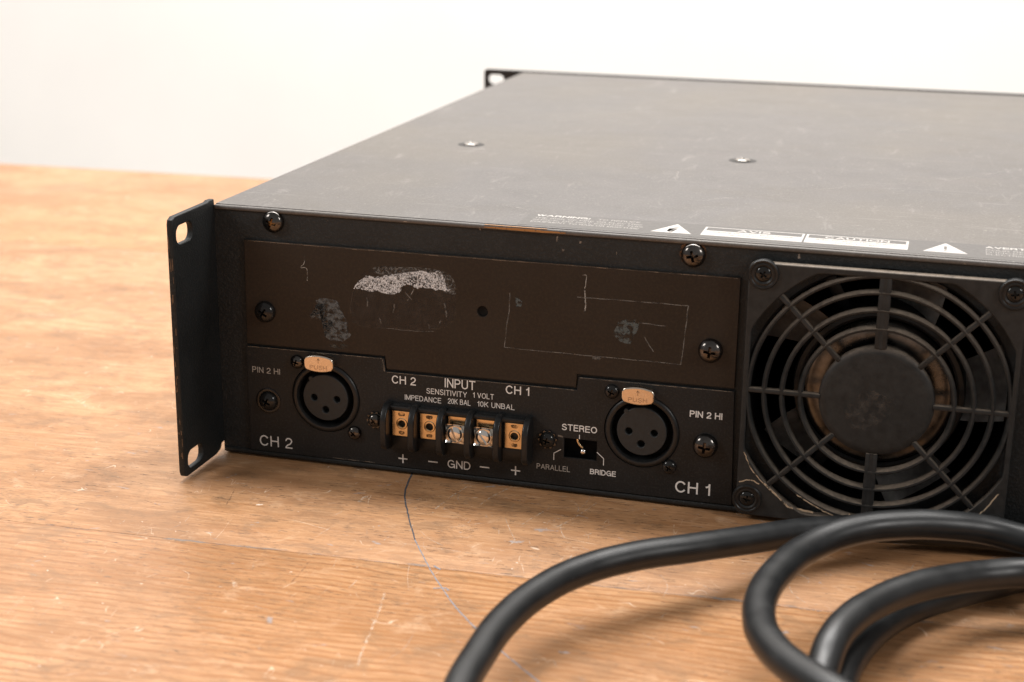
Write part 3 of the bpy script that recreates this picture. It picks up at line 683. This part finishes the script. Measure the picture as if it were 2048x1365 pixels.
for i in range(5):
    cx = 65.15+PITCH*i; cz = 17.9
    if i in (0, 1, 4):
        me = plate([[(cx-3.1, cz-4.3), (cx+3.1, cz-4.3), (cx+3.1, cz+4.3), (cx-3.1, cz+4.3)], circ(cx+.2, cz, 1.15, 28)[::-1]], .8, .12, FRONT, (0, -2.3, 0), 2)
        col = lathe([(1.15, -2.5), (1.15, .1), (1.3, .28), (1.75, .22), (1.95, 0)], 32); col.transform(FRONT); col.transform(Matrix.Translation((cx+.2, -2.3, cz)))
        tp = link('terminal_plate', scale_mesh(join([me, col])), M_BRASS, tb, .6)
        v = lathe([(1.14, -1.4), (0, -1.4)], 20); v.transform(FRONT); v.transform(Matrix.Translation((cx+.2, -2.3, cz))); link('screw_hole_shade', scale_mesh(v), M_VOID, tp)
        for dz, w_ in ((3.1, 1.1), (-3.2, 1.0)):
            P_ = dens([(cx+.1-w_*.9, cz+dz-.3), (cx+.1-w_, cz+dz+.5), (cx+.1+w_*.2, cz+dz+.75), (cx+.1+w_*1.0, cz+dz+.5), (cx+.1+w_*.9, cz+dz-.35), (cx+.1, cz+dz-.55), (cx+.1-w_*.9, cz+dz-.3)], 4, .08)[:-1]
            link('fin_reflection', poly(P_, lambda x, z: (x*S, -2.34*S, z*S)), M_FINREFL, tp)  # dark patch puts the barrier fins' reflection into the plate's colour
    else:
        cz -= .0
        me = plate([[(cx-3.1, cz-4.3), (cx+3.1, cz-4.3), (cx+3.1, cz+4.4), (cx-3.1, cz+4.4)]], .8, .12, FRONT, (0, -2.0, 0), 2)
        tp = link('terminal_plate', scale_mesh(me), M_BRASS, tb, .6)
        # cupped square clamp with turned-out corners
        bm = bmesh.new(); g = []
        for a in range(9):
            row = []
            for b in range(9):
                u, v_ = a/4-1, b/4-1; rr = max(abs(u), abs(v_)); dgn = min(abs(u), abs(v_))
                row.append(bm.verts.new((cx+u*3.15, -2.9-1.3*rr**5-.5*dgn**4, cz-.7+v_*3.15)))
            g.append(row)
        for a in range(8):
            for b in range(8): bm.faces.new((g[a][b], g[a+1][b], g[a+1][b+1], g[a][b+1]))
        cl = bpy.data.meshes.new('m'); bm.to_mesh(cl); bm.free()
        link('clamp_washer', scale_mesh(cl), M_NICKEL, tb, .9)
        # slotted screw head
        pr = [(0, 1.9), (1.2, 1.82), (2.0, 1.58), (2.5, 1.15), (2.72, .6), (2.75, 0), (2.75, -.4)]
        hd = lathe(pr, 48); hd.transform(FRONT); bm = bmesh.new(); bm.from_mesh(hd)
        e = [x for x in bm.edges if x.is_boundary]; bmesh.ops.contextual_create(bm, geom=e); bmesh.ops.recalc_face_normals(bm, faces=bm.faces); bm.to_mesh(hd); bm.free()
        o = bpy.data.objects.new('t', hd); COL.objects.link(o)
        cb = box(-.36, -2.6, -4, .36, -.95, 4); cb.transform(Matrix.Rotation(math.radians(-22 if i == 2 else -38), 4, 'Y')); oc = bpy.data.objects.new('t', cb); COL.objects.link(oc)
        md = o.modifiers.new('b', 'BOOLEAN'); md.operation = 'DIFFERENCE'; md.object = oc; md.solver = 'EXACT'
        dg = bpy.context.evaluated_depsgraph_get(); me = bpy.data.meshes.new_from_object(o.evaluated_get(dg)); bpy.data.objects.remove(o); bpy.data.objects.remove(oc)
        me.transform(Matrix.Translation((cx-.2, -3.3, cz-.9))); link('terminal_screw', scale_mesh(me), M_NICKEL, tb, .55)

# ---- mode switch behind its window
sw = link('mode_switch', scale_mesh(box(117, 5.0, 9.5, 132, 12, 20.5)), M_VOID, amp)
lev = lathe([(0, 8.4), (.5, 8.3), (.85, 7.95), (.98, 7.4), (.85, 6.8), (.6, 6.2), (.5, 3), (.5, 0)], 24)
lev.transform(FRONT); lev.transform(Matrix.Rotation(math.radians(5), 4, 'Z')); lev.transform(Matrix.Translation((125.2, 5, 15.4)))
link('toggle_lever', scale_mesh(lev), M_NICKEL, sw, .9)
arc = tube([(123.4+2.9*(1-math.cos(a))-.0, 1.6, 15.3+2.9*math.sin(a)*1.0) for a in [math.radians(d) for d in range(75, -70, -12)]], .35, 4, False)
arc = tube([(123.0, 2.6, 18.6), (122.8, 2.6, 17.4), (123.2, 2.6, 16.1), (124.2, 2.6, 15.0), (125.6, 2.6, 14.4)], .5, 4)
link('brass_bushing', scale_mesh(arc), M_BRASS, sw, .9)

# ---- fan
duct = lathe([(39.4, 1.5), (38.6, 2.2), (38.3, 26), (39.6, 26)], 72)
duct.transform(Matrix(((1, 0, 0, 0), (0, 0, 1, 0), (0, -1, 0, 0), (0, 0, 0, 1)))); duct.transform(Matrix.Translation((FCX, 0, FCZ)))
fan = link('cooling_fan', scale_mesh(duct), M_BLACKPL, amp, .6)
hub = lathe([(0, 0), (15, 0), (15.4, -.3), (16.0, -.3), (20.6, .0), (21.6, -.5), (22.3, -1.6), (22.6, -3.2), (22.6, -20)], 72)
hub.transform(FRONT); hub.transform(Matrix.Translation((FCX, 5.0, FCZ))); link('motor_cup', scale_mesh(hub), M_HUB, fan, .6)
rim = lathe([(22.8, -1.9), (23.6, -1.4), (24.9, -1.6), (25.4, -2.6), (25.4, -18)], 72)
rim.transform(FRONT); rim.transform(Matrix.Translation((FCX, 5.0, FCZ))); link('rotor_ring', scale_mesh(rim), M_BLACKPL, fan, .6)
def blade(a):
    bm = bmesh.new(); g = []
    for i in range(9):
        r_ = 25+12.3*i/8; row = []
        for j in range(9):
            t = j/8; th = a+math.radians(34)*(t-.5)*(1.0-.1*i/8)+.10*i/8; y = 9+14*t+1.5*math.sin(math.pi*t)
            row.append(bm.verts.new((FCX+r_*math.cos(th), y, FCZ+r_*math.sin(th))))
        g.append(row)
    for i in range(8):
        for j in range(8): bm.faces.new((g[i][j], g[i+1][j], g[i+1][j+1], g[i][j+1]))
    bmesh.ops.solidify(bm, geom=bm.faces[:], thickness=1.1)
    me = bpy.data.meshes.new('m'); bm.to_mesh(me); bm.free(); return link('fan_blade', scale_mesh(me), M_BLADE, fan, .8)
for k in range(5): blade(math.radians(-72+72*k))
for a in (0, 120, 240):
    st = box(24, 21, -2, 38.5, 25, 2, .4); st.transform(Matrix.Rotation(math.radians(a), 4, 'Y')); st.transform(Matrix.Translation((FCX, 0, FCZ))); link('strut', scale_mesh(st), M_BLACKPL, fan, .6)

# ---- fan guard (moulded plastic): frame, rings, ribs, hub disc, bosses
GY = -3.5; X0, X1, Z0, Z1 = 174.6, 253.3, 1.0, 80.9
hole = []
R_ = 42.2; hx = 37.7
for k in range(144):
    a = 2*math.pi*k/144; x, z = R_*math.cos(a), R_*math.sin(a); x = max(-hx, min(hx, x)); z = max(-hx, min(hx, z))
    hole.append((FCX+x, FCZ-.4+z))
me = plate([rrect(X0, Z0, X1, Z1, 2.2), hole[::-1]], 3.2, .45, FRONT, (0, GY, 0), 2)
fg = link('fan_guard', scale_mesh(me), M_GUARD, amp, .8)
for r_ in (37.9, 33.0, 27.7, 22.2):
    pr = [(r_-.8, -2.8), (r_-.7, -1.0), (r_-.3, -.15), (r_+.2, -.05), (r_+.6, -.6), (r_+.78, -1.4), (r_+.78, -2.8), (r_-.8, -2.8)]
    me = lathe(pr, 120); me.transform(FRONT); me.transform(Matrix.Translation((FCX, GY, FCZ-.2))); link('guard_ring', scale_mesh(me), M_GUARD, fg, .9)
me = lathe([(0, -.15), (6, -.1), (14.5, 0), (15.9, -.2), (16.6, -.8), (16.8, -1.6), (16.8, -3.0), (0, -3)], 96); me.transform(FRONT); me.transform(Matrix.Translation((FCX, GY, FCZ-.2)))
link('hub_disc', scale_mesh(me), M_GUARD, fg, .6)
sm = poly(rough_outline([(FCX-9, FCZ-3), (FCX-3, FCZ+3), (FCX+5, FCZ+1), (FCX+3, FCZ-6), (FCX-6, FCZ-9)], .5), lambda x, z: (x*S, (GY-.03)*S, z*S)); link('dust_smudge', sm, m_residue('dust_smudge', (.085, .075, .065), .42, .66, .35, .6), fg)
for k in range(8):
    a = 45*k; r1 = 38.2 if k % 2 == 0 else 42.6
    if a in (90, 270):
        ms = [box(16.2, -3.05, -1.75, r1, -.25, -.35, .4), box(16.2, -3.05, .35, r1, -.25, 1.75, .4), box(16.2, -3.0, -.5, r1, -1.6, .5)]
        m_ = join(ms)
    else: m_ = box(16.2, -3.0, -.72, r1, -.75, .72, .35)
    m_.transform(Matrix.Rotation(math.radians(-a), 4, 'Y')); m_.transform(Matrix.Translation((FCX, GY+3.2, FCZ-.2)))
    link('guard_rib', scale_mesh(m_), M_GUARD, fg, .7)
for sx, sz in ((178.9, 77.5), (249.6, 77.4), (178.0, 6.4), (249.6, 6.0)):
    me = lathe([(2.3, -1.2), (2.3, .2), (2.9, .55), (3.5, .45), (3.75, .75), (4.25, .8), (4.55, .4), (4.6, -.8)], 48); me.transform(FRONT); me.transform(Matrix.Translation((sx, GY, sz)))
    link('screw_boss', scale_mesh(me), M_BLACKPL, fg, .6)
    screw(sx, GY+.35, sz, 2.5, random.uniform(0, 1.5), M_BLKPAINT, fg, .7)
# chipped, whitened plastic along the lower corners of the guard
GP = lambda x, z: (x*S, (GY-.06)*S, z*S)
def gl(pts, wd): link('chipped_edge', ribbon(dens(pts, 7, .12), wd, GP), M_WORN, fg)
gl([(176.3, 21.5), (179, 16), (182.7, 12.0)], .3); gl([(182.7, 12.0), (187.0, 8.6), (190.3, 5.6), (193.8, 4.9), (198.2, 4.3)], .6)
gl([(193, 9.5), (199, 6.3), (204, 4.2), (209.1, 3.0)], .35); gl([(243.0, 7.2), (246.8, 10.6), (251.0, 17)], .4); gl([(241, 3.6), (244, 4.4)], .7); gl([(246.5, 3.5), (248.6, 3)], .5)
gl([(175.2, 11.6), (178.5, 12.6), (181.5, 11.7)], .35); gl([(209, 5.4), (209, 3.0)], .4); gl([(214, 5.2), (214, 3.2)], .35)

# ---- power inlet grommet out of frame, where the cord enters
me = lathe([(4.2, 0), (4.2, 14), (6.5, 13), (8.5, 2), (10, 1.6), (10, 0)], 32); me.transform(FRONT); me.transform(Matrix.Translation((330, 1, 30))); link('cord_grommet', scale_mesh(me), M_BLACKPL, amp, .6)

# ---- top screws; flat dark discs paint the shade of their dimples
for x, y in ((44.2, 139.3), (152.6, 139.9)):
    me = lathe([(0, .03), (4.2, .03), (5.3, .03)], 36); me.transform(Matrix.Translation((x, y, H))); link('dimple_shade', scale_mesh(me), M_SIDE, top, .8)
    screw(x, y, H+.05, 3.0, .5, M_NICKELD, top, .45, True)

# ---- warning label on the top cover near the rear edge
TP = lambda x, y, l=.05: (x*S, y*S, (H+l)*S)
wl = link('warning_label', scale_mesh(box(101.5, 3.6, H+.0, 330, 21.5, H+.06)), M_LABELGREY, amp)
def tlet(s, x0, x1, y, h, mat=M_LABELPRINT, bold=.05, lift=.0): link('lettering', scale_mesh(text_mesh(s, x0, x1, y, h, TOPM, (0, 0, H+.075+lift), bold, .008)), mat, wl)
tlet('WARNING:', 104.0, 121.5, 17.3, 2.5, M_LABELPRINT2, .20); tlet('TO REDUCE', 124.0, 137.5, 17.2, 1.9, M_LABELPRINT, .14)
tlet('THE RISK OF FIRE OR ELECTRIC', 104.2, 138.8, 14.0, 1.7, M_LABELPRINT, .14); tlet('SHOCK, DO NOT EXPOSE THIS', 104.3, 139.5, 11.2, 1.7, M_LABELPRINT, .14); tlet('EQUIPMENT TO RAIN OR MOISTURE', 104.4, 138.8, 8.4, 1.7, M_LABELPRINT, .14)
def tri(cx, y0, w_, h_): return link('warning_triangle', scale_mesh(plate([[(cx-w_/2, y0), (cx+w_/2, y0), (cx+.2, y0+h_), (cx-.2, y0+h_)]], .01, 0, TOPM, (0, 0, H+.075))), M_LABELWHITE, wl)
tri(149.0, 7.3, 12.6, 12.2); tri(229.6, 7.6, 12.8, 12.0)
me = poly([(149.9, 16.0), (147.6, 12.6), (149.1, 12.8), (148.2, 9.2), (147.4, 9.5), (148.3, 8.2), (149.3, 9.0), (148.7, 9.1), (150.2, 13.6), (148.8, 13.4), (150.4, 15.8)], lambda x, y: TP(x, y, .085)); link('bolt_symbol', me, M_LABELTXT, wl)
link('exclamation_mark', scale_mesh(join([box(229.2, 11.2, H+.08, 230.0, 15.6, H+.09), box(229.2, 9.4, H+.08, 230.0, 10.3, H+.09)])), M_LABELTXT, wl)
for (a, b) in ((158.0, 188.3), (188.9, 219.0)):
    y0, y1 = 7.4, 19.0
    link('label_frame', scale_mesh(plate([[(a, y0), (b, y0), (b, y1), (a, y1)], [(a+.7, 14.2), (b-.7, 14.2), (b-.7, y1-.6), (a+.7, y1-.6)][::-1]], .01, 0, TOPM, (0, 0, H+.075))), M_LABELWHITE, wl)
tlet('AVIS', 168.2, 178.2, 14.9, 2.8, M_LABELPRINT2, .20); tlet('CAUTION', 194.5, 213.5, 14.9, 2.8, M_LABELPRINT2, .20)
for s_, a, b, y in (('RISQUE DE CHOC ELECTRIQUE', 161, 185.5, 11.7), ('NE PAS OUVRIR', 166, 180, 9.0), ('RISK OF ELECTRIC SHOCK', 192, 216, 11.7), ('DO NOT OPEN', 198, 210, 9.0)):
    tlet(s_, a, b, y, 1.3, M_LABELTXT, .15, .012)
tlet('AVERTISSEMENT:', 240.9, 270, 17.3, 2.5, M_LABELPRINT2, .20); tlet('POUR REDUIRE LES RISQUES', 241, 276, 14.0, 1.7, M_LABELPRINT, .14); tlet("D'INCENDIE OU DE CHOC", 241, 276, 11.2, 1.7, M_LABELPRINT, .14); tlet('ELECTRIQUE, NE PAS EXPOSER', 241, 276, 8.4, 1.7, M_LABELPRINT, .14)
# rust and chips on the rear top edge
link('rust_stain', ribbon(dens([(92, 84.55), (98, 84.6), (105, 84.6), (112, 84.5), (118, 84.6)], 6, .06), [.25+.5*math.sin(math.pi*i/24) for i in range(25)], lambda x, z: (x*S, -.0*S, z*S)), M_RUSTEDGE, rear)
link('rust_stain', ribbon(dens([(92, .55), (100, .5), (112, .55)], 8, .05), .6, lambda x, y: (x*S, y*S, (H-.11)*S)), M_RUSTEDGE, rear)
for x, z, w_, h_ in ((115.2, 82.4, .5, 1.6), (122.4, 81.8, .9, .9), (117.0, 79.0, .8, .8), (133.8, 79.3, .35, 1.0), (188.5, 82.6, .7, 1.6), (66, 84.4, 1.6, .35), (9, 84.2, 1.0, .4), (141, 83.9, .8, .5), (90.6, 83.6, .3, 1.2)):
    link('paint_chip', poly([(x+random.uniform(-.15, .15)+w_*c, z+h_*s_+random.uniform(-.1, .1)) for c, s_ in ((-.5, -.3), (-.1, -.5), (.4, -.4), (.5, .2), (.2, .5), (-.3, .4))], lambda a, b: (a*S, .93*S if b < 84.0 else -.02*S, b*S)), m_residue('chipped_paint', (.32, .26, .21), .3, .55, .8, .8), rear)
# scratches on the top cover
for pts, wd in (([(52, 128), (50, 133)], 2.6), ([(150, 60), (190, 95), (232, 130), (262, 170)], .5), ([(96, 14), (101, 20)], .5), ([(135, 95), (133, 110)], .9), ([(60, 210), (85, 250), (98, 262)], .9), ([(100, 25), (88, 31)], .5), ([(200, 230), (215, 250)], .9)):
    link('scratch', ribbon(dens(pts, 8, .15), wd, lambda x, y: TP(x, y, .02)), m_residue('top_scratch', (.36, .335, .31), .36, .60, .25, .55), top)

# ================================================================== power cord: one continuous coil
c1 = [(134.7, -159.6, 15.0), (133.5, -135.9, 15.0), (134.3, -119.6, 15.0), (138.4, -101.9, 15.0), (145.3, -87.3, 15.0), (156.0, -74.9, 15.0), (170.0, -62.1, 14.0), (184.4, -46.9, 12.0), (196.9, -32.8, 10.0), (210.3, -21.2, 8.0), (224.2, -12.7, 6.0), (241.2, -9.2, 5.5), (260.9, -7.2, 5.0)]
c2 = [(258.7, -38.3, 18.0), (248.0, -39.4, 20.0), (237.4, -44.0, 22.0), (224.4, -49.9, 23.0), (211.9, -58.4, 23.0), (202.5, -69.7, 22.0), (196.6, -85.9, 22.0), (194.2, -101.5, 22.0), (195.1, -115.1, 22.0), (199.2, -128.7, 23.0), (206.0, -140.1, 24.0), (216.4, -151.5, 25.0)]
A = [(258.7, -50.4, 14.0), (248.5, -54.9, 14.0), (238.3, -63.5, 15.0), (228.6, -74.3, 16.0), (220.5, -85.4, 16.0), (215.2, -96.4, 16.0), (211.9, -107.1, 15.0), (210.6, -115.1, 12.0), (210.0, -126, 9.0)]
B = [(260.2, -32.0, 4.5), (249.5, -40.6, 4.5), (239.1, -50.3, 4.5), (229.0, -61.9, 4.5), (221.9, -75.2, 4.6), (217.2, -90.0, 4.8), (214.7, -106.0, 4.8), (214.9, -122, 4.5)]
path = [(330, -6, 30), (328, -22, 27), (305, -36, 20), (282, -38, 17)] + c2 + [(236, -168, 22), (285, -182, 14), (335, -160, 12), (350, -115, 14), (325, -70, 16), (288, -50, 15)] + A \
    + [(203, -160, 8), (182, -188, 8), (156, -192, 11), (140, -180, 14)] + c1 + [(295, -5.5, 3.6), (345, -12, 3.6), (375, -30, 3.6), (345, -38, 3.6), (295, -27, 3.6)] + B + [(216, -150, 3.6), (225, -190, 3.6), (270, -230, 3.6)]
me = tube(path, 4.05, 7); scale_mesh(me)
cord = link('coiled_cable', me, M_CORD, None, 1.2)
cord['label'] = 'thick black rubber cable lying in loose loops on the table before the fan'; cord['category'] = 'cable'
